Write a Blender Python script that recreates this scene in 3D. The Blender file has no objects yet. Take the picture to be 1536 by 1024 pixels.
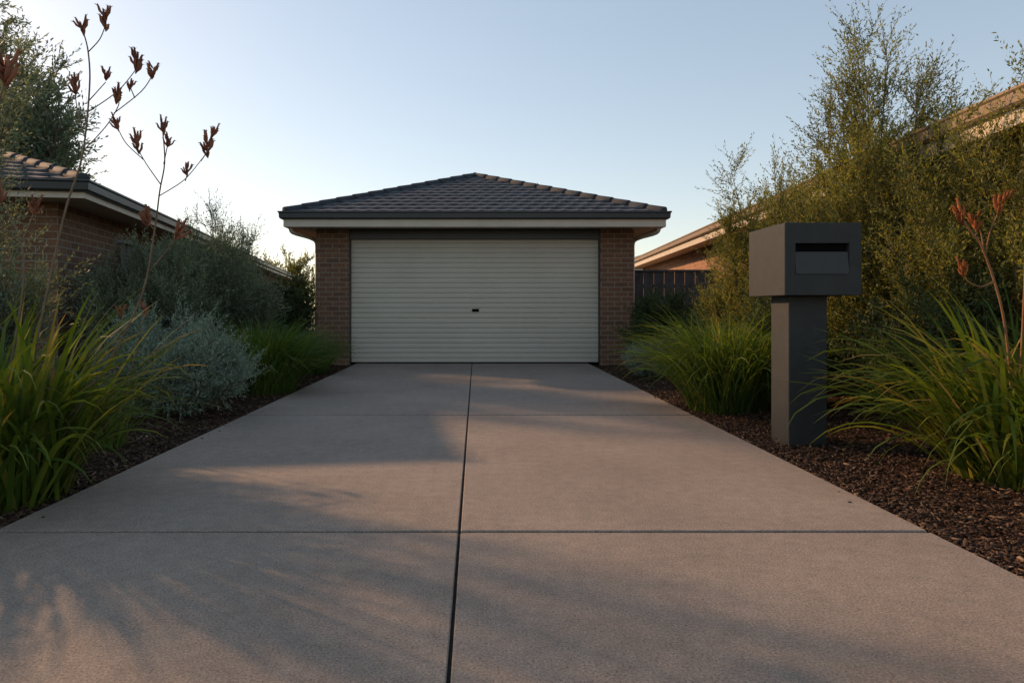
import bpy, math, random
import numpy as np
from mathutils import Vector, Matrix
random.seed(4)
sc = bpy.context.scene
COL = sc.collection

# ------------------------------------------------------------------ helpers
def link(o, parent=None, label=None, category=None, kind=None, group=None):
    COL.objects.link(o)
    if parent is not None: o.parent = parent
    if label: o["label"] = label
    if category: o["category"] = category
    if kind: o["kind"] = kind
    if group: o["group"] = group
    return o

def mesh_np(name, V, F, mat, parent=None, smooth=False, **kw):
    V = np.asarray(V, dtype=np.float32); F = np.asarray(F, dtype=np.int32)
    me = bpy.data.meshes.new(name)
    me.vertices.add(len(V)); me.vertices.foreach_set("co", V.ravel())
    k = F.shape[1]
    me.loops.add(F.size); me.loops.foreach_set("vertex_index", F.ravel())
    me.polygons.add(len(F))
    me.polygons.foreach_set("loop_start", np.arange(len(F), dtype=np.int32) * k)
    me.polygons.foreach_set("loop_total", np.full(len(F), k, dtype=np.int32))
    me.update(calc_edges=True); me.validate()
    if smooth: me.polygons.foreach_set("use_smooth", np.ones(len(me.polygons), dtype=bool))
    me.materials.append(mat)
    return link(bpy.data.objects.new(name, me), parent, **kw)

def mesh_py(name, V, F, mat, parent=None, smooth=False, **kw):
    me = bpy.data.meshes.new(name); me.from_pydata([tuple(v) for v in V], [], F); me.update()
    if smooth:
        for p in me.polygons: p.use_smooth = True
    me.materials.append(mat)
    return link(bpy.data.objects.new(name, me), parent, **kw)

def empty(name, loc, rotz=0.0, **kw):
    o = bpy.data.objects.new(name, None); o.location = loc; o.rotation_euler = (0, 0, rotz)
    o.empty_display_size = 0.2
    return link(o, **kw)

class MB:
    def __init__(s): s.V = []; s.F = []
    def add(s, V, F):
        n = len(s.V); s.V += [tuple(v) for v in V]; s.F += [tuple(i + n for i in f) for f in F]
    def box(s, x0, x1, y0, y1, z0, z1, b=0.0):
        if b <= 0:
            s.add([(x0,y0,z0),(x1,y0,z0),(x1,y1,z0),(x0,y1,z0),(x0,y0,z1),(x1,y0,z1),(x1,y1,z1),(x0,y1,z1)],
                  [(0,3,2,1),(4,5,6,7),(0,1,5,4),(1,2,6,5),(2,3,7,6),(3,0,4,7)])
        else:
            rings = []
            for (i, z) in ((b,z0),(0,z0+b),(0,z1-b),(b,z1)):
                q = b if i == 0 else b*1.6
                rings.append([(x0+q,y0+i,z),(x1-q,y0+i,z),(x1-i,y0+q,z),(x1-i,y1-q,z),(x1-q,y1-i,z),(x0+q,y1-i,z),(x0+i,y1-q,z),(x0+i,y0+q,z)])
            V = [p for r in rings for p in r]; F = [tuple(range(7,-1,-1)), tuple(range(24,32))]
            for k in range(3):
                for j in range(8):
                    F.append((k*8+j, k*8+(j+1)%8, (k+1)*8+(j+1)%8, (k+1)*8+j))
            s.add(V, F)
    def tube(s, pts, rad, n=5, cap=True):
        pts = [Vector(p) for p in pts]
        V = []; F = []
        ref = Vector((0.3, 0.9, 0.2)).normalized()
        for i, p in enumerate(pts):
            t = (pts[min(i+1, len(pts)-1)] - pts[max(i-1, 0)])
            t = t.normalized() if t.length > 1e-9 else Vector((0,0,1))
            u = t.cross(ref)
            if u.length < 1e-3: u = t.cross(Vector((1,0,0)))
            u.normalize(); w = t.cross(u)
            r = rad[i] if hasattr(rad, '__len__') else rad
            for j in range(n):
                a = 2*math.pi*j/n
                V.append(p + (u*math.cos(a) + w*math.sin(a))*r)
        for i in range(len(pts)-1):
            for j in range(n):
                F.append((i*n+j, i*n+(j+1)%n, (i+1)*n+(j+1)%n, (i+1)*n+j))
        if cap:
            F.append(tuple(range(n-1,-1,-1))); F.append(tuple((len(pts)-1)*n+j for j in range(n)))
        s.add(V, F)
    def make(s, name, mat, parent=None, smooth=False, **kw):
        return mesh_py(name, s.V, s.F, mat, parent, smooth, **kw)

# ------------------------------------------------------------------ materials
def newmat(name):
    m = bpy.data.materials.new(name); m.use_nodes = True
    nt = m.node_tree; b = nt.nodes["Principled BSDF"]
    return m, nt, b
def N(nt, t, **kw):
    n = nt.nodes.new(t)
    for k, v in kw.items():
        if k in n.inputs: n.inputs[k].default_value = v
        else: setattr(n, k, v)
    return n
def ramp(nt, stops):
    r = nt.nodes.new("ShaderNodeValToRGB"); e = r.color_ramp.elements
    while len(e) < len(stops): e.new(0.5)
    for i, (p, c) in enumerate(stops):
        e[i].position = p; e[i].color = (c[0], c[1], c[2], 1)
    return r
def noisy(name, c1, c2, scale=8, rough=0.6, bump=0.0, bscale=80, metallic=0.0, spec=0.3, bdist=0.01):
    m, nt, b = newmat(name); L = nt.links.new
    tc = N(nt, "ShaderNodeTexCoord")
    n = N(nt, "ShaderNodeTexNoise", Scale=scale, Detail=6.0, Roughness=0.6)
    L(tc.outputs["Object"], n.inputs["Vector"])
    r = ramp(nt, [(0.3, c1), (0.7, c2)]); L(n.outputs["Fac"], r.inputs["Fac"])
    L(r.outputs["Color"], b.inputs["Base Color"])
    b.inputs["Roughness"].default_value = rough; b.inputs["Metallic"].default_value = metallic
    b.inputs["Specular IOR Level"].default_value = spec
    if bump > 0:
        n2 = N(nt, "ShaderNodeTexNoise", Scale=bscale, Detail=4.0)
        L(tc.outputs["Object"], n2.inputs["Vector"])
        bp = N(nt, "ShaderNodeBump", Strength=bump, Distance=bdist)
        L(n2.outputs["Fac"], bp.inputs["Height"]); L(bp.outputs["Normal"], b.inputs["Normal"])
    return m

def leafmat(name, stops, transl=0.35, clump=1.3, rough=0.55, dark=0.45):
    m = bpy.data.materials.new(name); m.use_nodes = True
    nt = m.node_tree; nt.nodes.clear(); L = nt.links.new
    out = N(nt, "ShaderNodeOutputMaterial"); geo = N(nt, "ShaderNodeNewGeometry")
    r = ramp(nt, stops); L(geo.outputs["Random Per Island"], r.inputs["Fac"])
    tc = N(nt, "ShaderNodeTexCoord")
    n = N(nt, "ShaderNodeTexNoise", Scale=clump, Detail=3.0); L(tc.outputs["Object"], n.inputs["Vector"])
    mr = N(nt, "ShaderNodeMapRange"); L(n.outputs["Fac"], mr.inputs["Value"])
    mr.inputs["From Min"].default_value = 0.35; mr.inputs["From Max"].default_value = 0.65
    mr.inputs["To Min"].default_value = dark; mr.inputs["To Max"].default_value = 1.15
    mx = N(nt, "ShaderNodeVectorMath", operation='SCALE')
    L(r.outputs["Color"], mx.inputs[0]); L(mr.outputs["Result"], mx.inputs["Scale"])
    p = N(nt, "ShaderNodeBsdfPrincipled", Roughness=rough); p.inputs["Specular IOR Level"].default_value = 0.25
    L(mx.outputs[0], p.inputs["Base Color"])
    if transl > 0:
        t = N(nt, "ShaderNodeBsdfTranslucent")
        wm = N(nt, "ShaderNodeVectorMath", operation='MULTIPLY'); L(mx.outputs[0], wm.inputs[0]); wm.inputs[1].default_value = (1.6, 1.4, 0.6)
        L(wm.outputs[0], t.inputs["Color"])
        ms = N(nt, "ShaderNodeMixShader", Fac=transl); L(p.outputs[0], ms.inputs[1]); L(t.outputs[0], ms.inputs[2])
        L(ms.outputs[0], out.inputs["Surface"])
    else:
        L(p.outputs[0], out.inputs["Surface"])
    return m

def brickmat(name, c1, c2, mortar):
    m, nt, b = newmat(name); L = nt.links.new
    tc = N(nt, "ShaderNodeTexCoord"); sp = N(nt, "ShaderNodeSeparateXYZ"); L(tc.outputs["Object"], sp.inputs[0])
    ad = N(nt, "ShaderNodeMath", operation='ADD'); L(sp.outputs[0], ad.inputs[0]); L(sp.outputs[1], ad.inputs[1])
    cb = N(nt, "ShaderNodeCombineXYZ"); L(ad.outputs[0], cb.inputs[0]); L(sp.outputs[2], cb.inputs[1])
    br = N(nt, "ShaderNodeTexBrick"); br.offset = 0.5
    br.inputs["Scale"].default_value = 1.0; br.inputs["Brick Width"].default_value = 0.24
    br.inputs["Row Height"].default_value = 0.086; br.inputs["Mortar Size"].default_value = 0.007
    br.inputs["Mortar Smooth"].default_value = 0.1; br.inputs["Bias"].default_value = 0.0
    br.inputs["Color1"].default_value = (*c1, 1); br.inputs["Color2"].default_value = (*c2, 1); br.inputs["Mortar"].default_value = (*mortar, 1)
    L(cb.outputs[0], br.inputs["Vector"])
    n = N(nt, "ShaderNodeTexNoise", Scale=30.0, Detail=5.0); L(tc.outputs["Object"], n.inputs["Vector"])
    mr = N(nt, "ShaderNodeMapRange"); L(n.outputs["Fac"], mr.inputs["Value"]); mr.inputs["To Min"].default_value = 0.6; mr.inputs["To Max"].default_value = 1.4
    sc_ = N(nt, "ShaderNodeVectorMath", operation='SCALE'); L(br.outputs["Color"], sc_.inputs[0]); L(mr.outputs[0], sc_.inputs["Scale"])
    L(sc_.outputs[0], b.inputs["Base Color"]); b.inputs["Roughness"].default_value = 0.9
    bp = N(nt, "ShaderNodeBump", Strength=0.7, Distance=0.008); bp.invert = True
    L(br.outputs["Fac"], bp.inputs["Height"]); L(bp.outputs["Normal"], b.inputs["Normal"])
    return m

def concretemat():
    m, nt, b = newmat("broom_finished_concrete"); L = nt.links.new
    tc = N(nt, "ShaderNodeTexCoord")
    big = N(nt, "ShaderNodeTexNoise", Scale=0.9, Detail=7.0, Roughness=0.65); L(tc.outputs["Object"], big.inputs["Vector"])
    r1 = ramp(nt, [(0.3, (0.252, 0.211, 0.174)), (0.7, (0.336, 0.284, 0.236))]); L(big.outputs["Fac"], r1.inputs["Fac"])
    fine = N(nt, "ShaderNodeTexNoise", Scale=120.0, Detail=5.0, Roughness=0.8); L(tc.outputs["Object"], fine.inputs["Vector"])
    r2 = ramp(nt, [(0.34, (0.3, 0.3, 0.3)), (0.48, (0.92, 0.92, 0.92)), (0.56, (1.05, 1.04, 1.02)), (0.68, (1.75, 1.7, 1.6))]); L(fine.outputs["Fac"], r2.inputs["Fac"])
    mid = N(nt, "ShaderNodeTexNoise", Scale=14.0, Detail=6.0, Roughness=0.7); L(tc.outputs["Object"], mid.inputs["Vector"])
    r3 = ramp(nt, [(0.3, (0.82, 0.82, 0.83)), (0.7, (1.12, 1.11, 1.1))]); L(mid.outputs["Fac"], r3.inputs["Fac"])
    m1 = N(nt, "ShaderNodeVectorMath", operation='MULTIPLY'); L(r1.outputs[0], m1.inputs[0]); L(r2.outputs[0], m1.inputs[1])
    m2 = N(nt, "ShaderNodeVectorMath", operation='MULTIPLY'); L(m1.outputs[0], m2.inputs[0]); L(r3.outputs[0], m2.inputs[1])
    L(m2.outputs[0], b.inputs["Base Color"]); b.inputs["Roughness"].default_value = 0.85
    b.inputs["Specular IOR Level"].default_value = 0.2
    bp = N(nt, "ShaderNodeBump", Strength=0.9, Distance=0.005); L(fine.outputs["Fac"], bp.inputs["Height"]); L(bp.outputs["Normal"], b.inputs["Normal"])
    return m

M_conc = concretemat()
M_joint = noisy("joint_filler", (0.012,0.011,0.01), (0.03,0.027,0.024), 40, 0.95)
M_brick = brickmat("red_brown_brick", (0.20,0.102,0.055), (0.13,0.07,0.042), (0.27,0.22,0.165))
M_brick2 = brickmat("warm_orange_brick", (0.36,0.18,0.10), (0.26,0.125,0.07), (0.36,0.29,0.22))
M_tile = noisy("charcoal_roof_tile", (0.05,0.057,0.066), (0.095,0.106,0.12), 5, 0.75, 0.3, 60, 0, 0.2)
M_cap = noisy("charcoal_ridge_tile", (0.036,0.041,0.048), (0.055,0.062,0.07), 5, 0.8, 0.3, 60, 0, 0.15)
M_dark = noisy("charcoal_painted_steel", (0.03,0.033,0.034), (0.04,0.043,0.044), 3, 0.4, 0, 0, 0, 0.5)
M_cream = noisy("cream_painted_timber", (0.50,0.43,0.33), (0.57,0.50,0.39), 3, 0.55, 0.1, 40)
M_tan = noisy("tan_painted_gutter", (0.22,0.165,0.11), (0.28,0.21,0.145), 3, 0.6, 0.1, 40)
M_door = noisy("cream_colour_coated_steel", (0.52,0.48,0.395), (0.57,0.53,0.44), 1.2, 0.42, 0, 0, 0, 0.4)
M_black = noisy("black_plastic_and_slot_dark", (0.004,0.004,0.004), (0.008,0.008,0.008), 10, 0.9, 0, 0, 0, 0.05)  # door seal and handle, plus the plate that darkens the mailbox opening
M_mail = noisy("powder_coated_charcoal_metal", (0.030,0.034,0.034), (0.040,0.044,0.044), 12, 0.6, 0.35, 420, 0.0, 0.25, 0.001)
M_mail2 = noisy("powder_coated_charcoal_flap", (0.036,0.041,0.043), (0.044,0.049,0.051), 12, 0.5, 0.2, 420, 0.0, 0.3, 0.001)
M_fence = noisy("weathered_grey_paling", (0.085,0.078,0.07), (0.16,0.15,0.135), 6, 0.85, 0.4, 50)
M_fence2 = noisy("weathered_blue_grey_paling", (0.065,0.07,0.074), (0.12,0.128,0.132), 6, 0.85, 0.4, 50)
M_mulch = noisy("bark_mulch_soil", (0.022,0.013,0.008), (0.07,0.041,0.026), 28, 0.95, 1.0, 45, 0, 0.1, 0.03)
M_ground = noisy("dry_lawn_soil", (0.04,0.045,0.02), (0.10,0.085,0.05), 0.8, 0.95, 0.5, 12)
M_bark = noisy("shrub_bark", (0.05,0.04,0.025), (0.13,0.10,0.065), 18, 0.9, 0.5, 60)
M_stem = noisy("flower_stem", (0.12,0.07,0.045), (0.18,0.14,0.08), 9, 0.6)
M_stemR = noisy("rust_flower_stem", (0.20,0.08,0.04), (0.26,0.14,0.06), 9, 0.6)

M_chip = leafmat("bark_chips", [(0,(0.022,0.012,0.008)),(0.45,(0.06,0.033,0.02)),(0.85,(0.11,0.066,0.042)),(1,(0.23,0.165,0.105))], 0.0, 2.0, 0.85, 0.7)
M_grassA = leafmat("strap_leaf_green", [(0,(0.05,0.095,0.013)),(0.5,(0.095,0.15,0.02)),(0.85,(0.165,0.195,0.03)),(0.95,(0.26,0.21,0.06)),(1,(0.32,0.23,0.09))], 0.45, 3, 0.65, 0.7)
M_grassB = leafmat("mat_rush_green", [(0,(0.05,0.10,0.02)),(0.6,(0.09,0.155,0.03)),(0.93,(0.145,0.205,0.04)),(1,(0.24,0.19,0.08))], 0.42, 3, 0.6, 0.75)
M_silver = leafmat("silver_blue_foliage", [(0,(0.14,0.205,0.16)),(0.5,(0.22,0.295,0.235)),(1,(0.31,0.38,0.315))], 0.2, 3.0, 0.6, 0.85)
M_greygreen = leafmat("grey_green_foliage", [(0,(0.09,0.125,0.085)),(0.6,(0.15,0.195,0.13)),(1,(0.22,0.26,0.175))], 0.3, 1.8, 0.6, 0.7)
M_darkgreen = leafmat("dark_green_foliage", [(0,(0.035,0.06,0.024)),(0.6,(0.06,0.095,0.037)),(1,(0.105,0.14,0.055))], 0.3, 2.0, 0.6, 0.6)
M_olive = leafmat("olive_foliage", [(0,(0.105,0.13,0.036)),(0.5,(0.18,0.20,0.052)),(1,(0.275,0.27,0.08))], 0.42, 1.4, 0.6, 0.6)
M_flower = leafmat("rust_flower", [(0,(0.13,0.045,0.026)),(0.5,(0.235,0.09,0.048)),(1,(0.34,0.15,0.08))], 0.15, 6, 0.7, 0.8)
M_flowerR = leafmat("orange_rust_flower", [(0,(0.19,0.055,0.018)),(0.5,(0.33,0.11,0.032)),(1,(0.42,0.17,0.05))], 0.2, 6, 0.8, 0.8)

# ------------------------------------------------------------------ vegetation generators
def unit(a): return a / (np.linalg.norm(a, axis=-1, keepdims=True) + 1e-9)

def leaves(P, D, ln, w, rng):
    n = len(P); L = (ln * rng.uniform(0.6, 1.3, n))[:, None]; Wd = (w * rng.uniform(0.7, 1.2, n))[:, None]
    side = unit(np.cross(D, rng.normal(size=(n, 3))))
    V = np.empty((n, 4, 3)); V[:,0] = P; V[:,1] = P + D*L*0.45 + side*Wd; V[:,2] = P + D*L; V[:,3] = P + D*L*0.45 - side*Wd
    F = np.arange(n*4).reshape(n, 4)
    return V.reshape(-1, 3), F

def shrub(name, loc, H, Rx, Ry=None, stems=12, br=14, tw=7, lv=22, ll=0.03, lw=0.004, mat=None, seed=1, t0=0.12,
          bl=0.42, tl=0.22, up=0.8, lean=(0,0), dome=0.4, label="", category="shrub", group=None, parts=("trunk","crown"), srad=0.018, hmin=0.74):
    rng = np.random.default_rng(seed); Ry = Ry or Rx
    root = empty(name, loc, label=label, category=category, group=group)
    mb = MB(); TP=[]; TD=[]; TL=[]
    for s in range(stems):
        a = 2*math.pi*(s + rng.uniform(-.4,.4))/stems*1.618*2; q = math.sqrt(rng.uniform(0.02, 1.0))
        h = H*(1 - dome*q*q)*rng.uniform(hmin, 1.0) - tl*0.6
        tip = np.array([math.cos(a)*q*Rx*0.8 + lean[0], math.sin(a)*q*Ry*0.8 + lean[1], h])
        b0 = np.array([math.cos(a)*q*0.13, math.sin(a)*q*0.13, -0.03])
        K = 8; pts = []
        ph = rng.uniform(0, 6.28, 2)
        for k in range(K+1):
            t = k/K
            p = b0 + (tip-b0)*np.array([t**0.85, t**0.85, t]) + np.array([math.sin(t*5+ph[0]), math.sin(t*4+ph[1]), 0])*0.035*H*t*0.6
            pts.append(p)
        pts = np.array(pts)
        mb.tube(pts, [srad*(1-0.85*k/K)+0.002 for k in range(K+1)], 5)
        for b in range(br):
            t = t0 + (1-t0)*(b + rng.uniform(0,1))/br
            k = min(int(t*K), K-1); f = t*K-k; p = pts[k]*(1-f)+pts[k+1]*f
            out = np.array([p[0]-lean[0]*t, p[1]-lean[1]*t, 0]); out = out/(np.linalg.norm(out)+1e-6)
            d = out*0.45 + rng.normal(size=3)*np.array([.75,.75,.3]) + np.array([0,0,up*rng.uniform(0.6,1.4)]); d /= np.linalg.norm(d)
            ln = bl*(1-0.55*t)*rng.uniform(0.5,1.2)
            d2 = d + np.array([0,0,0.35*up]); d2 /= np.linalg.norm(d2)
            m1 = p + d*ln*0.5; e = m1 + d2*ln*0.5
            mb.tube([p, m1, e], [srad*0.32, srad*0.2, 0.0015], 3, False)
            for w in range(tw):
                g = (w+rng.uniform(0,1))/tw
                q0 = p + (m1-p)*min(1,g*2) if g < 0.5 else m1 + (e-m1)*(g*2-1)
                dd = d2*0.8 + rng.normal(size=3)*0.55 + np.array([0,0,0.25*up]); dd /= np.linalg.norm(dd)
                TP.append(q0); TD.append(dd); TL.append(tl*rng.uniform(0.5,1.2))
            TP.append(e); TD.append(d2); TL.append(tl*1.1)
        TP.append(pts[-1]); TD.append(unit(pts[-1]-pts[-2])); TL.append(tl*1.2)
    TP=np.array(TP); TD=np.array(TD); TL=np.array(TL)
    n = len(TP); side = unit(np.cross(TD, rng.normal(size=(n,3))))*0.0014
    TV = np.empty((n,4,3)); TV[:,0]=TP-side; TV[:,1]=TP+side; TV[:,2]=TP+TD*TL[:,None]+side*0.4; TV[:,3]=TP+TD*TL[:,None]-side*0.4
    base=len(mb.V); mb.V += [tuple(v) for v in TV.reshape(-1,3)]; mb.F += [tuple(base+4*i+j for j in range(4)) for i in range(n)]
    mb.make(parts[0], M_bark, root)
    s = (np.arange(lv)+0.5)/lv
    P = (TP[:,None,:] + TD[:,None,:]*TL[:,None,None]*s[None,:,None]).reshape(-1,3)
    D = np.repeat(TD, lv, axis=0); D = unit(D*0.9 + rng.normal(size=D.shape)*0.5)
    P = P + rng.normal(size=P.shape)*0.006
    keep = P[:,2] > 0.01
    V, F = leaves(P[keep], D[keep], ll, lw, rng)
    mesh_np(parts[1], V, F, mat, root)
    return root

def blade_arrays(n, Lr, r0, w, rng, th=(0.05,0.6), bend=(0.3,1.8), K=9, ell=(1,1)):
    az = rng.uniform(0, 2*np.pi, n); rr = r0*np.sqrt(rng.uniform(0,1,n)); a2 = rng.uniform(0,2*np.pi,n)
    az = np.where(rng.uniform(size=n) < 0.6, a2 + rng.normal(size=n)*0.6, az)
    P = np.stack([np.cos(a2)*rr*ell[0], np.sin(a2)*rr*ell[1], np.full(n,-0.02)],1)
    L = rng.uniform(*Lr, n); th0 = rng.uniform(*th, n)*(0.35+0.65*rr/r0); bd = rng.uniform(*bend, n)
    W = w*rng.uniform(0.5,1.25,n)
    dirh = np.stack([np.cos(az), np.sin(az), np.zeros(n)],1); side = np.stack([-np.sin(az), np.cos(az), np.zeros(n)],1)
    tw = rng.normal(size=n)*0.5
    V = np.empty((n, K+1, 2, 3)); p = P.copy()
    for k in range(K+1):
        s = k/K; thk = np.minimum(th0 + bd*s**1.7, 2.75)
        wid = W*(0.75+0.6*s)*(1-s**2.2)*0.5 + 0.0004
        nrm = dirh*np.cos(thk)[:,None] - np.array([0,0,1])*np.sin(thk)[:,None]
        sd = side*np.cos(tw*s)[:,None] + nrm*np.sin(tw*s)[:,None]
        V[:,k,0] = p - sd*wid[:,None]; V[:,k,1] = p + sd*wid[:,None]
        step = (L/K)[:,None]
        p = p + (dirh*np.sin(thk)[:,None] + np.array([0,0,1])*np.cos(thk)[:,None])*step
        p[:,2] = np.maximum(p[:,2], 0.012)
    idx = np.arange(n*(K+1)*2).reshape(n, K+1, 2)
    F = np.stack([idx[:,:-1,0], idx[:,:-1,1], idx[:,1:,1], idx[:,1:,0]], -1).reshape(-1,4)
    return V.reshape(-1,3), F

def clump(name, loc, n, Lr, r0, w, mat, seed, label, category="ornamental grass", group=None, **kw):
    rng = np.random.default_rng(seed)
    V, F = blade_arrays(n, Lr, r0, w, rng, **kw)
    o = mesh_np(name, V, F, mat, None, True, label=label, category=category, group=group)
    o.location = loc
    return o

def spline(pts, sub=5):
    pts = [Vector(p) for p in pts]; out = []
    for i in range(len(pts)-1):
        p0 = pts[max(i-1,0)]; p1 = pts[i]; p2 = pts[i+1]; p3 = pts[min(i+2,len(pts)-1)]
        for k in range(sub):
            t = k/sub
            out.append(0.5*((2*p1)+(p2-p0)*t+(2*p0-5*p1+4*p2-p3)*t*t+(3*p1-p0-3*p2+p3)*t**3))
    out.append(pts[-1]); return out

def flower(mb, c, d, size, rng):
    """fan of curved claw-like tubular buds"""
    c = Vector(c); d = Vector(d).normalized()
    s1 = d.orthogonal().normalized(); s2 = d.cross(s1)
    nb = 12
    for i in range(nb):
        a = 2*math.pi*i/nb + rng.uniform(-.4,.4); sp = rng.uniform(0.1, 0.95)
        o = (s1*math.cos(a)+s2*math.sin(a))
        L = size*rng.uniform(0.5,0.95)
        st = c + d*size*rng.uniform(-0.4,0.5)
        dd = (d + o*sp).normalized()
        p = [st, st+dd*L*0.3, st+dd*L*0.6+o*L*0.04, st+dd*L*0.85+d*L*0.1, st+dd*L*0.95+d*L*0.22]
        r = size*0.075
        mb.tube(p, [r*0.4, r*0.95, r*1.15, r*0.9, r*0.15], 6)
        for q in range(3):
            oo = (o*math.cos(q*2.1)+dd.cross(o)*math.sin(q*2.1))
            mb.tube([p[3], p[3]+dd*L*0.13+oo*L*0.08, p[3]+dd*L*0.18+oo*L*0.17], [r*0.5, r*0.35, r*0.08], 4)

def paw(name, loc, stems, flowers, leafn, Lr, r0, w, lmat, fmat, seed, label, stem_r=0.0065, fs=0.076, group=None, smat=None, **kw):
    root = empty(name, loc, label=label, category="plant", group=group)
    rng = np.random.default_rng(seed); random.seed(seed)
    V, F = blade_arrays(leafn, Lr, r0, w, rng, **kw); mesh_np("leaves", V, F, lmat, root, True)
    for st in stems:
        mb = MB(); sp = spline(st)
        r0_, r1_ = (stem_r, stem_r*0.5) if st[0][2] < 0.1 else (stem_r*0.5, stem_r*0.36)
        mb.tube(sp, [r0_ + (r1_-r0_)*i/(len(sp)-1) for i in range(len(sp))], 6); mb.make("flower_stem", smat or M_stem, root, True)
    for (c, d, s) in flowers:
        mb = MB(); flower(mb, c, d, fs*s, random); mb.make("flower_head", fmat, root, True)
    return root

# ------------------------------------------------------------------ setting: ground, driveway, beds
mb = MB(); S = 600
mb.add([(-S,-S,-0.07),(S,-S,-0.07),(S,S,-0.07),(-S,S,-0.07)], [(0,1,2,3)])
mb.make("ground", M_ground, kind="structure")

mb = MB()
cols = [(-2.165,-0.081),(-0.069,2.03)]; rows = [(-5.0,3.045),(3.073,6.378),(6.418,12.42)]
for (x0,x1) in cols:
    for (y0,y1) in rows: mb.box(x0,x1,y0,y1,-0.12,0.0,0.004)
dw = mb.make("driveway", M_conc, kind="structure")
mb = MB(); mb.box(-2.15,2.015,-4.98,12.4,-0.118,-0.014)
mb.make("driveway_joint_filler", M_joint, dw)

def bed(name, sign, seed):
    rng = np.random.default_rng(seed)
    ny, nx = 330, 60; V = []
    for j in range(ny+1):
        y = -3 + 21.0*j/ny
        for i in range(nx+1):
            t = i/nx; x0 = 2.168 if sign < 0 else 2.033; x = sign*(x0 + t*(4.3))
            z = -0.035 + 0.09*min(1,t*3)**1.2 + 0.018*math.sin(x*3.1+y*1.7)*min(1,t*6) + rng.uniform(-0.012,0.012)
            V.append((x,y,z))
    F = [(j*(nx+1)+i, j*(nx+1)+i+1, (j+1)*(nx+1)+i+1, (j+1)*(nx+1)+i) for j in range(ny) for i in range(nx)]
    mesh_py(name, V, F, M_mulch, None, True, kind="structure")
bed("garden_bed", -1, 1); bed("garden_bed", 1, 2)

def chips(n, seed):
    rng = np.random.default_rng(seed)
    sgn = np.where(rng.uniform(size=n)<0.5,-1,1)
    t = 0.02+rng.uniform(0,1,n)**1.5*2.0; y = 1.8 + rng.uniform(0,1,n)**1.5*9.5
    x = np.where(sgn<0, -(2.175+t), 2.04+t)
    stray = rng.uniform(size=n) < 0.0006
    x = np.where(stray, np.where(sgn<0, -2.165+rng.uniform(0.01,0.12,n), 2.03-rng.uniform(0.01,0.12,n)), x)
    tt = t/4.3
    z = np.where(stray, 0.003, -0.035 + 0.09*np.minimum(1,tt*3)**1.2 + 0.018*np.sin(x*3.1+y*1.7)*np.minimum(1,tt*6) + rng.uniform(0.004,0.03,n))
    C = np.stack([x,y,z],1)
    az = rng.uniform(0,np.pi,n); el = rng.normal(size=n)*np.where(stray,0.03,0.3)
    a = np.stack([np.cos(az)*np.cos(el), np.sin(az)*np.cos(el), np.sin(el)],1)
    b = unit(np.cross(a, np.array([0,0,1])+rng.normal(size=(n,3))*np.where(stray,0.05,0.35)[:,None])); c = np.cross(a,b)
    big = rng.uniform(size=n) < 0.2
    L = rng.uniform(0.006,0.022,n)*np.where(big,1.8,1)*np.where(stray,0.4,1); W = rng.uniform(0.0018,0.0055,n)*np.where(big,1.5,1); T = rng.uniform(0.001,0.003,n)
    V = np.empty((n,8,3)); k=0
    for sz in (-1,1):
        for (sx,sy) in ((-1,-1),(1,-1),(1,1),(-1,1)):
            jx = rng.uniform(0.6,1,n); V[:,k] = C + a*(L*sx*jx)[:,None] + b*(W*sy)[:,None] + c*(T*sz)[:,None]; k+=1
    base = (np.arange(n)*8)[:,None,None]
    q = np.array([(0,3,2,1),(4,5,6,7),(0,1,5,4),(1,2,6,5),(2,3,7,6),(3,0,4,7)])[None]
    F = (base+q).reshape(-1,4)
    mesh_np("bark_mulch", V.reshape(-1,3), F, M_chip, None, kind="stuff", label="loose brown bark mulch chips beside the concrete driveway")
chips(56000, 5)

# ------------------------------------------------------------------ roofs
def roof_face(mb, P0, u, v, W, run, tanp, li, ri, course=0.27, step=0.04):
    P0=Vector(P0); u=Vector(u); v=Vector(v)
    cr = course*math.cos(math.atan(tanp)); n = math.ceil(run/cr - 1e-6)
    for k in range(n):
        r0=k*cr; r1=min((k+1)*cr+0.02, run); a0=li*r0; b0=W-ri*r0; a1=li*r1; b1=W-ri*r1
        if b0-a0 < 0.03: continue
        if b1 < a1: a1=b1=(a1+b1)/2
        xs = np.arange(0, W+step*0.999, step); xs = xs[(xs > a0-step)&(xs < b0+step)]
        off = 0.12*(k%2); V=[]; F=[]
        for x in xs:
            ph = ((x+off)%0.24)/0.24
            pr = 0.009*(0.5+0.5*math.cos(2*math.pi*ph)) + (0.005 if ph < 0.15 else 0)
            xl=min(max(x,a0),b0); xu=min(max(x,a1),b1)
            lo=P0+u*xl+v*(r0-0.012)+Vector((0,0,r0*tanp+0.036+pr)); hi=P0+u*xu+v*r1+Vector((0,0,r1*tanp+0.006+pr*0.8))
            V += [lo-Vector((0,0,0.036)), lo, hi]
        for i in range(len(xs)-1):
            F += [(3*i,3*i+3,3*i+4,3*i+1),(3*i+1,3*i+4,3*i+5,3*i+2)]
        mb.add(V,F)
def ridge_caps(mb, A, B, r=0.07, piece=0.36):
    A=Vector(A); B=Vector(B); L=(B-A).length; n=max(1,round(L/piece)); d=(B-A)/n
    for i in range(n):
        p=A+d*i; q=A+d*(i+1)*1.0 + d*0.1
        mb.tube([p+Vector((0,0,0.010)), p+d*0.1+Vector((0,0,0.010)), q+Vector((0,0,0.002))],[r*1.06,r*1.05,r*0.96],10)
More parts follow.
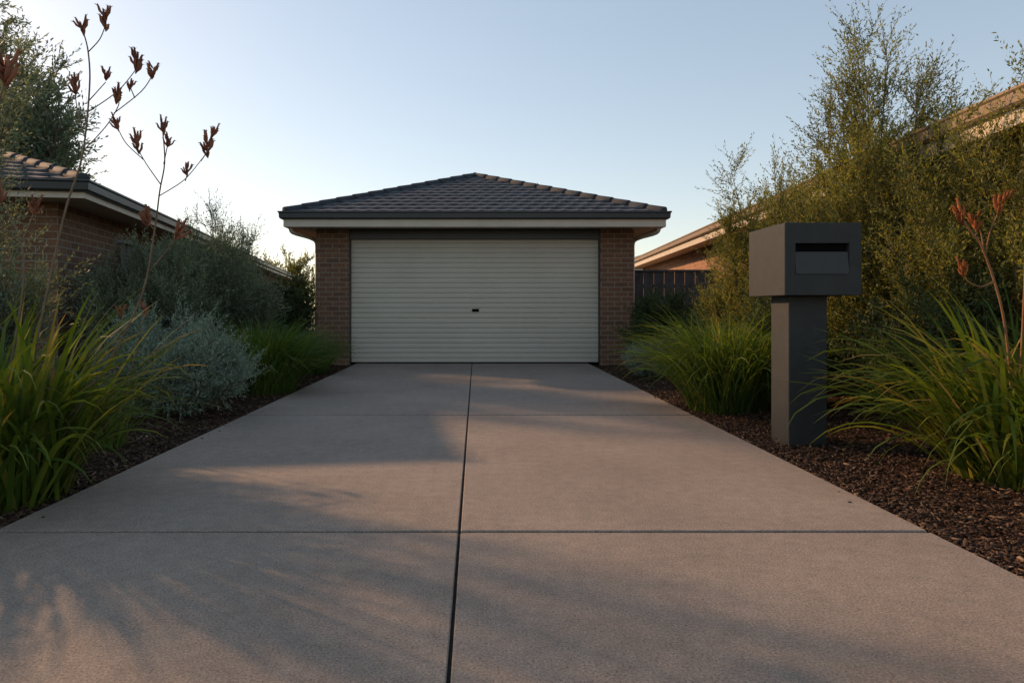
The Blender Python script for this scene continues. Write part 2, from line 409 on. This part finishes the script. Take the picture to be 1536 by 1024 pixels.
def ringprof(mb, x0,x1,y0,y1, prof):
    V=[];F=[]
    for (o,z) in prof: V += [(x0-o,y0-o,z),(x1+o,y0-o,z),(x1+o,y1+o,z),(x0-o,y1+o,z)]
    m=len(prof)
    for k in range(m):
        k2=(k+1)%m
        for j in range(4): F.append((k*4+j,k*4+(j+1)%4,k2*4+(j+1)%4,k2*4+j))
    mb.add(V,F)
def hip_roof(root, x0,x1,y0,y1, ez, tanp, wall_in, fasc=0.15, gm=None, fm=None):
    mb=MB(); W=x1-x0; D=y1-y0; run=min(W,D)/2; z=ez-0.02
    roof_face(mb,(x0,y0,z),(1,0,0),(0,1,0),W,run,tanp,1,1)
    roof_face(mb,(x1,y1,z),(-1,0,0),(0,-1,0),W,run,tanp,1,1)
    roof_face(mb,(x1,y0,z),(0,1,0),(-1,0,0),D,run,tanp,1,1)
    roof_face(mb,(x0,y1,z),(0,-1,0),(1,0,0),D,run,tanp,1,1)
    roof=mb.make("roof",M_tile,root)
    top=z+run*tanp+0.02
    if W<=D: r1=((x0+x1)/2,y0+run,top); r2=((x0+x1)/2,y1-run,top); ends=[(r1,(x0,y0)),(r1,(x1,y0)),(r2,(x0,y1)),(r2,(x1,y1))]
    else: r1=(x0+run,(y0+y1)/2,top); r2=(x1-run,(y0+y1)/2,top); ends=[(r1,(x0,y0)),(r1,(x0,y1)),(r2,(x1,y0)),(r2,(x1,y1))]
    mb=MB(); ridge_caps(mb,r1,r2)
    for (r,c) in ends: ridge_caps(mb,(c[0],c[1],z+0.02),r)
    mb.make("ridge_capping",M_cap,roof,True)
    g=0.13; mb=MB()
    ringprof(mb,x0,x1,y0,y1,[(-0.03,ez-g),(0.055,ez-g),(0.075,ez-g+0.02),(0.08,ez-0.035),(0.095,ez-0.02),(0.095,ez),(0.083,ez),(0.075,ez-0.02),(0.055,ez-0.03),(0.05,ez-g+0.02),(-0.03,ez-g+0.02)])
    mb.make("gutter",gm or M_dark,roof)
    zb=ez-g-fasc; mb=MB()
    ringprof(mb,x0,x1,y0,y1,[(-0.005,zb),(0.015,zb),(0.015,ez-g-0.003),(-0.005,ez-g-0.003)])
    mb.make("fascia",fm or M_cream,roof)
    mb=MB(); ringprof(mb,x0,x1,y0,y1,[(-0.008,zb+0.02),(-wall_in,zb+0.02),(-wall_in,zb+0.03),(-0.008,zb+0.03)])
    mb.make("soffit",M_cream,roof)
    return zb

# ------------------------------------------------------------------ garage
g = empty("garage", (-0.025, 11.7, 0), label="brick double garage with charcoal tiled hip roof and cream door", category="garage")
gx, gy = 3.26, 7.6
zb = hip_roof(g, -gx, gx, 0, gy, 2.65, 0.38, 0.42, 0.13)
wt = zb+0.02
mb=MB(); mb.box(-2.84,-2.62,0.74,7.1,-0.1,wt); mb.box(2.62,2.84,0.74,7.1,-0.1,wt); mb.box(-2.62,2.62,6.88,7.1,-0.1,wt)
mb.make("wall",M_brick,g)
for s in (-1,1):
    mb=MB(); a,b=(-2.84,-2.25) if s<0 else (2.25,2.84)
    mb.box(a,b,0.5,0.74,-0.1,wt); mb.make("brick_pillar",M_brick,g)
mb=MB(); mb.box(-2.25,2.25,0.56,0.74,2.24,wt,0.004); mb.make("lintel",M_dark,g)
for s in (-1,1):
    mb=MB(); mb.box(min(s*2.25,s*2.235),max(s*2.25,s*2.235),0.6,0.7,0.0,2.24); mb.make("door_guide",M_dark,g)
V=[];F=[]; z=0.085; rib=0.0905; prof=[(0.0,z)]
while z < 2.3:
    prof += [(0.013,z+0.003),(0.013,z+0.011),(0.0,z+0.017),(-0.003,z+0.05),(0.0,z+rib-0.003)]; z+=rib
yy=0.665
for (o,zz) in prof: V += [(-2.234,yy+o,zz),(2.234,yy+o,zz)]
for i in range(len(prof)-1): F.append((2*i,2*i+1,2*i+3,2*i+2))
door=mesh_py("garage_door",V,F,M_door,g)
mb=MB(); mb.box(-2.232,2.232,yy-0.014,yy+0.02,0.022,0.086,0.006); mb.make("bottom_rail",M_door,door)
mb=MB(); mb.box(-2.23,2.23,yy-0.008,yy+0.012,0.001,0.021); mb.make("rubber_seal",M_black,door)
mb=MB(); mb.box(-0.05,0.075,yy-0.02,yy-0.005,0.935,0.985,0.006); mb.box(-0.025,0.05,yy-0.04,yy-0.022,0.95,0.97,0.004); mb.make("handle",M_black,door)
for s in (-1,1):
    mb=MB(); x=s*3.19
    pts=spline([(x,0.12,2.5),(x,0.12,2.40),(x-s*0.03,0.2,2.31),(s*2.98,0.68,2.27),(s*2.90,0.80,2.2),(s*2.895,0.82,2.0)],4)
    mb.tube(pts,0.036,8); mb.tube([(s*2.895,0.82,2.0),(s*2.895,0.82,0.05)],0.036,8); mb.make("downpipe",M_cream,g,True)

# ------------------------------------------------------------------ neighbouring houses
def house(name, loc, ang, side, length, depth, ez, tanp, bm, label, gm=None, fasc=0.17, fm=None):
    h=empty(name, loc, ang, label=label, category="house")
    x0,x1=(0,depth) if side>0 else (-depth,0)
    zb=hip_roof(h,x0,x1,0,length,ez,tanp,0.45,fasc,gm,fm)
    mb=MB(); i=0.45; t=0.2; a,b,c,d=x0+i,x1-i,i,length-i; wt=zb+0.02
    mb.box(a,b,c,c+t,-0.1,wt); mb.box(a,b,d-t,d,-0.1,wt); mb.box(a,a+t,c+t,d-t,-0.1,wt); mb.box(b-t,b,c+t,d-t,-0.1,wt)
    mb.make("wall",bm,h)
    return h
angL=math.atan(0.162); angR=-math.atan(0.07)
house("neighbour_house",(-4.37,7.6,0),angL,-1,25.6,8.5,2.42,0.36,M_brick,"low brick house with dark tiled roof behind garden shrubs",None,0.07)
house("neighbour_house",(3.9,3.2,0),angR,1,21,9,2.62,0.37,M_brick2,"sunlit orange brick house with cream eaves and tiled roof",M_tan,0.13)

# ------------------------------------------------------------------ fences
def fence(loc, ang, length, h, label, fm):
    f=empty("fence",loc,ang,label=label,category="fence")
    rng=random.Random(int(length*10)); mb=MB(); x=0; i=0
    while x<length:
        w=0.098; dz=rng.uniform(-0.012,0.012); dy=rng.uniform(0,0.006)+(0.014 if i%2 else 0)
        mb.box(x,x+w,dy,dy+0.014,0.03,h-0.04+dz*0.3,0.002); x+=0.1; i+=1
    mb.make("palings",fm,f)
    for z in (0.3,h-0.35):
        m2=MB(); m2.box(0,length,0.031,0.07,z,z+0.07,0.004); m2.make("rail",fm,f)
    x=0.0
    while x<=length:
        m2=MB(); m2.box(x,x+0.09,0.071,0.16,-0.1,h-0.1,0.004); m2.make("post",fm,f); x+=2.4
    m2=MB(); m2.box(-0.02,length+0.02,-0.03,0.07,h-0.04,h,0.006); m2.make("capping",fm,f)
fence((-7.9,27.5,0),-math.pi/2+math.atan(0.19)+0.0,19.8,1.8,"weathered grey timber paling fence along the garden bed",M_fence)
fence((2.84,13.2,0),0,1.75,1.74,"short grey paling fence beside the brick garage",M_fence2)

# ------------------------------------------------------------------ letterbox
m=empty("mailbox",(2.43,5.15,0),label="charcoal powder coated metal mailbox on a square post",category="mailbox")
mb=MB(); mb.box(-0.14,0.14,-0.15,0.15,-0.08,1.088,0.004); mb.make("post",M_mail,m)
X0,X1,Y0,Y1,Z0,Z1=-0.237,0.312,-0.30,0.335,1.09,1.607
mb=MB(); hx0,hx1,hz0,hz1=X0+0.075,X1-0.09,1.24,1.462
e=0.004
mb.add([(X0,Y0+e,Z0+e),(X1,Y0+e,Z0+e),(X1,Y0+e,Z1-e),(X0,Y0+e,Z1-e),
        (X0+e,Y0,Z0+e),(X1-e,Y0,Z0+e),(X1-e,Y0,Z1-e),(X0+e,Y0,Z1-e),
        (hx0,Y0,hz0),(hx1,Y0,hz0),(hx1,Y0,hz1),(hx0,Y0,hz1),
        (hx0,Y0+0.12,hz0),(hx1,Y0+0.12,hz0),(hx1,Y0+0.12,hz1),(hx0,Y0+0.12,hz1),
        (X0+e,Y0+e,Z0),(X1-e,Y0+e,Z0),(X1-e,Y1,Z0),(X0+e,Y1,Z0),
        (X0+e,Y0+e,Z1),(X1-e,Y0+e,Z1),(X1-e,Y1,Z1),(X0+e,Y1,Z1),
        (X0,Y1,Z0+e),(X1,Y1,Z0+e),(X1,Y1,Z1-e),(X0,Y1,Z1-e)],
       [(4,5,9,8),(5,6,10,9),(6,7,11,10),(7,4,8,11),(8,9,13,12),(9,10,14,13),(10,11,15,14),(11,8,12,15),(12,13,14,15),
        (0,4,7,3),(1,2,6,5),(4,16,17,5),(7,6,21,20),(16,19,18,17),(20,21,22,23),
        (0,3,27,24),(1,25,26,2),(0,24,19,16),(1,17,18,25),(3,20,23,27),(2,26,22,21),(24,27,26,25),(24,25,18,19),(27,23,22,26),(0,16,4),(1,5,17),(3,7,20),(2,21,6)])
body=mb.make("box",M_mail,m)
mb=MB(); fz=1.40
mb.add([(hx0+.003,Y0-0.006,hz0+.002),(hx1-.003,Y0-0.006,hz0+.002),(hx1-.003,Y0+0.014,fz),(hx0+.003,Y0+0.014,fz),
        (hx0+.003,Y0+0.004,hz0+.002),(hx1-.003,Y0+0.004,hz0+.002),(hx1-.003,Y0+0.024,fz),(hx0+.003,Y0+0.024,fz)],
       [(0,1,2,3),(7,6,5,4),(0,4,5,1),(1,5,6,2),(2,6,7,3),(3,7,4,0)])
mb.make("flap",M_mail2,body)
mb=MB(); mb.box(hx0+.001,hx1-.001,Y0+0.045,Y0+0.05,fz-0.03,hz1-0.001); mb.make("slot_shade_plate",M_black,body)  # black plate painting in the darkness of the mailbox opening

# ------------------------------------------------------------------ planting: clumps
G="strappy ornamental grasses along the driveway"
def rel(pts, bx, y0=0.0):
    return [(x-bx, y, z) for (x,y,z) in pts]
bx=-2.5
st=[rel([(-2.47,0,0),(-2.34,-.02,.65),(-2.18,0,1.46),(-2.09,.02,1.80),(-2.056,.03,2.17),(-2.063,.03,2.36),(-2.09,.03,2.47)],bx),
 rel([(-2.085,.02,1.83),(-1.95,.0,1.96),(-1.87,-.03,2.06),(-1.88,-.03,2.09)],bx),
 rel([(-1.90,-.02,2.02),(-1.757,-.02,2.134),(-1.697,-.02,2.22)],bx),
 rel([(-2.06,.03,2.1),(-1.986,.06,2.21)],bx),
 rel([(-2.05,.03,2.05),(-1.93,.08,2.17),(-1.845,.1,2.29)],bx),
 rel([(-2.063,.03,2.36),(-1.986,0,2.415),(-1.944,-.02,2.48)],bx),
 rel([(-2.074,.02,1.9),(-2.134,.05,2.07),(-2.15,.06,2.17)],bx),
 rel([(-2.40,.1,0),(-2.2,.1,.38),(-1.986,.1,.72),(-1.81,.1,1.077),(-1.732,.08,1.43),(-1.697,.06,1.623),(-1.67,.06,1.78),(-1.68,.06,1.94)],bx),
 rel([(-1.675,.06,1.77),(-1.64,.03,1.87)],bx),
 rel([(-1.70,.06,1.60),(-1.60,.1,1.68),(-1.546,.12,1.746),(-1.465,.12,1.85)],bx),
 rel([(-1.58,.11,1.69),(-1.563,.09,1.72)],bx),
 rel([(-1.69,.06,1.66),(-1.74,.0,1.76),(-1.768,-.03,1.83)],bx),
 rel([(-1.75,-.01,1.78),(-1.83,-.03,1.86),(-1.87,-.04,1.94)],bx),
 rel([(-1.735,.08,1.42),(-1.757,.05,1.46)],bx),
 rel([(-1.77,.1,1.2),(-1.68,.06,1.28),(-1.606,.04,1.365)],bx),
 rel([(-2.55,-.05,0),(-2.42,-.08,.6),(-2.356,-.05,1.11),(-2.373,-.05,1.36),(-2.47,-.05,1.56)],bx),
 rel([(-2.37,-.05,1.33),(-2.31,-.03,1.5)],bx),
 rel([(-1.79,-.02,2.1),(-1.80,-.05,2.15)],bx),
 rel([(-1.5,.12,1.8),(-1.44,.08,1.86),(-1.42,.07,1.92)],bx),
 rel([(-2.5,-.2,0),(-2.35,-.4,.9),(-2.2,-.55,1.6),(-2.07,-.6,2.0)],bx)]
U=(0,0,1)
fl=[((-2.09,.03,2.47),(-.2,0,1),1),((-1.88,-.03,2.09),(.1,0,1),1),((-1.697,-.02,2.22),(.1,0,1),1),((-1.986,.06,2.21),(.1,0,1),.8),
 ((-1.845,.1,2.29),(0.1,0,1),1.15),((-1.944,-.02,2.48),(0,0,1),1.1),((-2.15,.06,2.17),(-.2,0,1),1),
 ((-1.68,.06,1.94),(0,0,1),.9),((-1.64,.03,1.87),(.1,0,1),.7),((-1.465,.12,1.85),(-.1,0,1),1.15),((-1.563,.09,1.72),(0,0,1),.75),
 ((-1.768,-.03,1.83),(-.2,0,1),1),((-1.87,-.04,1.94),(-.2,0,1),.8),((-1.757,.05,1.46),(-.1,0,1),1.1),((-1.606,.04,1.365),(.5,0,.9),1.3),
 ((-2.47,-.05,1.56),(-.2,0,1),1.1),((-2.31,-.03,1.5),(.15,0,1),1),((-2.07,-.6,2.0),(-.1,0,1),1.6),((-1.80,-.05,2.14),(.1,0,1),.7),((-1.42,.07,1.91),(.3,0,1),.8)]
fl=[((c[0]-bx,c[1],c[2]),d,s) for (c,d,s) in fl]
paw("kangaroo_paw",(bx,3.6,0),st,fl,560,(0.7,1.32),0.3,0.030,M_grassA,M_flower,11,"tall kangaroo paw with rust brown flowers beside the driveway",th=(0.05,.75),bend=(0.3,2.5))
bx=3.2
st=[rel([(3.03,0,0),(3.02,0,.5),(2.97,0,.97),(2.863,0,1.32),(2.80,0,1.42),(2.74,0,1.5)],bx),
 rel([(2.863,0,1.32),(2.86,.02,1.43),(2.83,.02,1.46)],bx), rel([(2.87,0,1.3),(2.88,-.03,1.44),(2.914,-.04,1.53)],bx),
 rel([(2.92,0,1.15),(2.83,-.02,1.12),(2.76,-.02,1.15),(2.734,-.02,1.2)],bx),
 rel([(3.08,.05,0),(3.08,.02,.5),(3.09,0,1.05),(3.10,0,1.32),(3.13,0,1.47)],bx),
 rel([(3.10,0,1.3),(3.18,.03,1.38),(3.22,.03,1.47)],bx)]
fl=[((2.74,0,1.5),(-.3,0,1),1.15),((2.83,.02,1.46),(-.1,0,1),1.1),((2.914,-.04,1.53),(.2,0,1),1.3),((2.734,-.02,1.2),(-.1,0,1),.95),((3.13,0,1.47),(.1,0,1),1.15),((3.22,.03,1.47),(.1,0,1),1)]
fl=[((c[0]-bx,c[1],c[2]),d,s) for (c,d,s) in fl]
paw("kangaroo_paw",(bx,3.85,0),st,fl,950,(0.75,1.4),0.4,0.028,M_grassA,M_flowerR,12,"arching kangaroo paw clump with orange rust flowers in mulch",stem_r=0.0085,smat=M_stemR,th=(0.05,.9),bend=(0.5,2.6))
st=[[(0,0,0),(.05,0,.5),(.1,0,.94)],[(.03,0,.0),(.15,.02,.5),(.26,.02,.95)]]
paw("kangaroo_paw",(-2.65,4.9,0),st,[((.1,0,.94),U,1),((.26,.02,.95),U,1)],70,(0.3,0.55),0.12,0.014,M_grassB,M_flower,13,"small kangaroo paw with dark rust flowers in mulch")

clump("mat_rush",(2.5,6.8,0.0),1800,(0.8,1.32),0.36,0.014,M_grassB,21,"dense green mat rush clump beside the mailbox",group=G,th=(0.1,.7),bend=(0.9,2.3))
clump("mat_rush",(-2.55,8.2,0),1600,(0.7,1.15),0.36,0.014,M_grassB,22,"upright green mat rush clump beside the driveway",group=G,th=(0.05,.7),bend=(0.8,2.2))
clump("mat_rush",(-2.62,10.6,0),900,(0.5,0.85),0.3,0.014,M_grassB,23,"low green mat rush clump near the garage",group=G,th=(0.1,.8),bend=(0.7,2.3))
clump("mat_rush",(-2.75,9.6,0),600,(0.45,0.85),0.24,0.014,M_grassB,24,"low green mat rush clump near the garage",group=G,th=(0.1,.7),bend=(0.4,2.0))

# ------------------------------------------------------------------ shrubs
shrub("coastal_rosemary",(-2.85,6.35,0),1.06,0.88,0.7,stems=76,br=9,tw=7,lv=20,ll=0.036,lw=0.0036,mat=M_silver,seed=31,bl=0.26,tl=0.20,dome=0.5,srad=0.005,t0=0.05,up=1.0,label="rounded silver blue shrub in mulch beside the driveway")
shrub("wattle_shrub",(-3.7,9.3,0),2.25,1.15,0.9,stems=50,br=14,tw=7,lv=19,ll=0.05,lw=0.006,mat=M_greygreen,seed=32,bl=0.42,tl=0.3,dome=0.5,srad=0.012,up=1.1,label="broad grey green shrub in front of the paling fence")
shrub("wattle_shrub",(-4.1,10.9,0),3.0,0.85,0.7,stems=20,br=15,tw=7,lv=18,ll=0.045,lw=0.0055,mat=M_greygreen,seed=33,bl=0.4,tl=0.3,dome=0.35,srad=0.012,up=1.2,label="tall feathery grey green shrub against the tiled roof")
shrub("tea_tree",(-4.15,5.2,0),3.9,1.05,1.0,stems=11,br=20,tw=7,lv=15,ll=0.04,lw=0.0055,mat=M_greygreen,seed=34,bl=0.6,tl=0.3,dome=0.3,srad=0.014,up=1.1,label="tall feathery grey green tree beside the brick house",category="tree")
shrub("wattle_shrub",(-3.85,5.0,0),1.9,0.85,0.5,stems=20,br=13,tw=6,lv=16,ll=0.04,lw=0.006,mat=M_greygreen,seed=39,bl=0.38,tl=0.26,dome=0.3,srad=0.010,up=1.0,label="feathery grey green shrub screening the brick house corner")
shrub("tea_tree",(-3.9,8.0,0),2.05,0.9,0.7,stems=34,br=14,tw=7,lv=18,ll=0.042,lw=0.006,mat=M_greygreen,seed=35,bl=0.4,tl=0.26,dome=0.4,srad=0.012,up=1.1,label="feathery grey green shrub in front of the timber fence")
shrub("lilly_pilly",(-3.35,12.3,0),1.75,0.45,0.6,stems=18,br=12,tw=6,lv=15,ll=0.045,lw=0.011,mat=M_darkgreen,seed=37,bl=0.3,tl=0.2,dome=0.3,srad=0.012,label="dark green hedge shrub beside the brick garage")
shrub("gum_tree",(-9.5,34,0),4.3,2.2,2.0,stems=16,br=14,tw=6,lv=14,ll=0.14,lw=0.025,mat=M_olive,seed=38,bl=1.0,tl=0.5,dome=0.5,srad=0.05,label="distant olive green tree behind the fence",category="tree")
shrub("gum_tree",(-10.3,14.6,0),8.4,2.0,2.0,stems=24,br=18,tw=7,lv=14,ll=0.12,lw=0.018,mat=M_greygreen,seed=61,bl=1.1,tl=0.5,dome=0.35,srad=0.07,t0=0.35,label="tall grey green tree added behind the tiled roof to shade the driveway",category="tree")  # added tree, its crown blocks sun from the far driveway
shrub("gum_tree",(-12.6,17.8,0),8.8,2.2,2.0,stems=24,br=18,tw=7,lv=14,ll=0.12,lw=0.018,mat=M_greygreen,seed=62,bl=1.1,tl=0.5,dome=0.35,srad=0.07,t0=0.35,label="tall grey green tree added behind the tiled roof to shade the driveway",category="tree")  # second added tree, extends the shaded band across the driveway
shrub("lilly_pilly",(3.0,10.9,0),1.35,0.75,0.7,stems=34,br=11,tw=6,lv=16,ll=0.045,lw=0.010,mat=M_darkgreen,seed=41,bl=0.32,tl=0.2,dome=0.45,srad=0.01,label="dark green rounded shrub beside the brick garage")
shrub("lilly_pilly",(3.45,9.4,0),1.5,0.7,0.7,stems=30,br=11,tw=6,lv=16,ll=0.04,lw=0.009,mat=M_darkgreen,seed=42,bl=0.34,tl=0.2,dome=0.45,srad=0.01,label="dark green rounded shrub behind the mat rush")
shrub("coastal_rosemary",(2.55,9.9,0),0.62,0.42,0.4,stems=30,br=8,tw=6,lv=16,ll=0.03,lw=0.004,mat=M_silver,seed=43,bl=0.18,tl=0.14,dome=0.45,srad=0.005,label="small grey green mound in mulch beside the driveway")
shrub("tea_tree",(3.45,8.2,0),3.4,0.85,0.75,stems=26,br=24,tw=8,lv=18,ll=0.036,lw=0.0056,mat=M_olive,seed=44,bl=0.46,tl=0.3,dome=0.55,srad=0.010,up=1.15,hmin=0.6,label="feathery olive green tree lit by low sun",category="tree")
shrub("tea_tree",(3.85,6.5,0),4.2,1.15,0.95,stems=34,br=30,tw=9,lv=19,ll=0.036,lw=0.0058,mat=M_olive,seed=45,bl=0.52,tl=0.34,dome=0.42,srad=0.012,up=1.15,hmin=0.64,label="tall feathery olive green tree behind the mailbox",category="tree")
shrub("tea_tree",(4.05,5.2,0),3.15,0.85,0.75,stems=30,br=22,tw=8,lv=18,ll=0.036,lw=0.0058,mat=M_olive,seed=46,bl=0.46,tl=0.3,dome=0.35,srad=0.010,up=1.1,hmin=0.65,label="feathery olive green tree against the brick house",category="tree")
shrub("wattle_shrub",(3.2,6.9,0),1.4,0.6,0.5,stems=24,br=11,tw=6,lv=16,ll=0.04,lw=0.007,mat=M_darkgreen,seed=47,bl=0.32,tl=0.2,dome=0.4,srad=0.01,label="dark green shrub behind the mailbox")
shrub("tea_tree",(3.6,5.2,0),1.55,0.85,0.6,stems=30,br=11,tw=6,lv=16,ll=0.038,lw=0.007,mat=M_darkgreen,seed=48,bl=0.34,tl=0.2,dome=0.4,srad=0.01,label="dark green shrub behind the arching clump")

# ------------------------------------------------------------------ light, sky, camera
AZ, EL = math.radians(54), math.radians(25)
d = Vector((-math.sin(AZ)*math.cos(EL), math.cos(AZ)*math.cos(EL), math.sin(EL)))
sl = bpy.data.lights.new("sun","SUN"); sl.energy=5.0; sl.angle=math.radians(1.5); sl.color=(1.0,0.59,0.32)
so = bpy.data.objects.new("sun",sl); COL.objects.link(so); so.rotation_euler = d.to_track_quat('Z','Y').to_euler()
w = bpy.data.worlds.new("World"); sc.world = w; w.use_nodes = True; nt = w.node_tree
sky = nt.nodes.new("ShaderNodeTexSky"); sky.sky_type='NISHITA'; sky.sun_disc=False
sky.sun_elevation=math.radians(18); sky.sun_rotation=-AZ; sky.air_density=1.0; sky.dust_density=0.5; sky.ozone_density=1.0
gm=nt.nodes.new("ShaderNodeGamma"); gm.inputs[1].default_value=0.62
hs=nt.nodes.new("ShaderNodeHueSaturation"); hs.inputs["Saturation"].default_value=1.08
mu=nt.nodes.new("ShaderNodeVectorMath"); mu.operation='MULTIPLY'; mu.inputs[1].default_value=(1.07,1.0,0.96)
bg = nt.nodes["Background"]
nt.links.new(sky.outputs[0], gm.inputs[0]); nt.links.new(gm.outputs[0], hs.inputs["Color"]); nt.links.new(hs.outputs[0], mu.inputs[0]); nt.links.new(mu.outputs[0], bg.inputs[0]); bg.inputs[1].default_value=0.335

cam = bpy.data.cameras.new("camera"); co = bpy.data.objects.new("camera",cam); COL.objects.link(co)
co.location=(0,0,1.0); co.rotation_euler=(math.radians(90),0,0)
cam.lens=24; cam.sensor_width=36; cam.shift_x=0.035; cam.shift_y=-0.0326; cam.clip_start=0.05; cam.clip_end=3000
sc.camera=co
sc.view_settings.view_transform='Standard'; sc.view_settings.look='None'; sc.view_settings.exposure=0
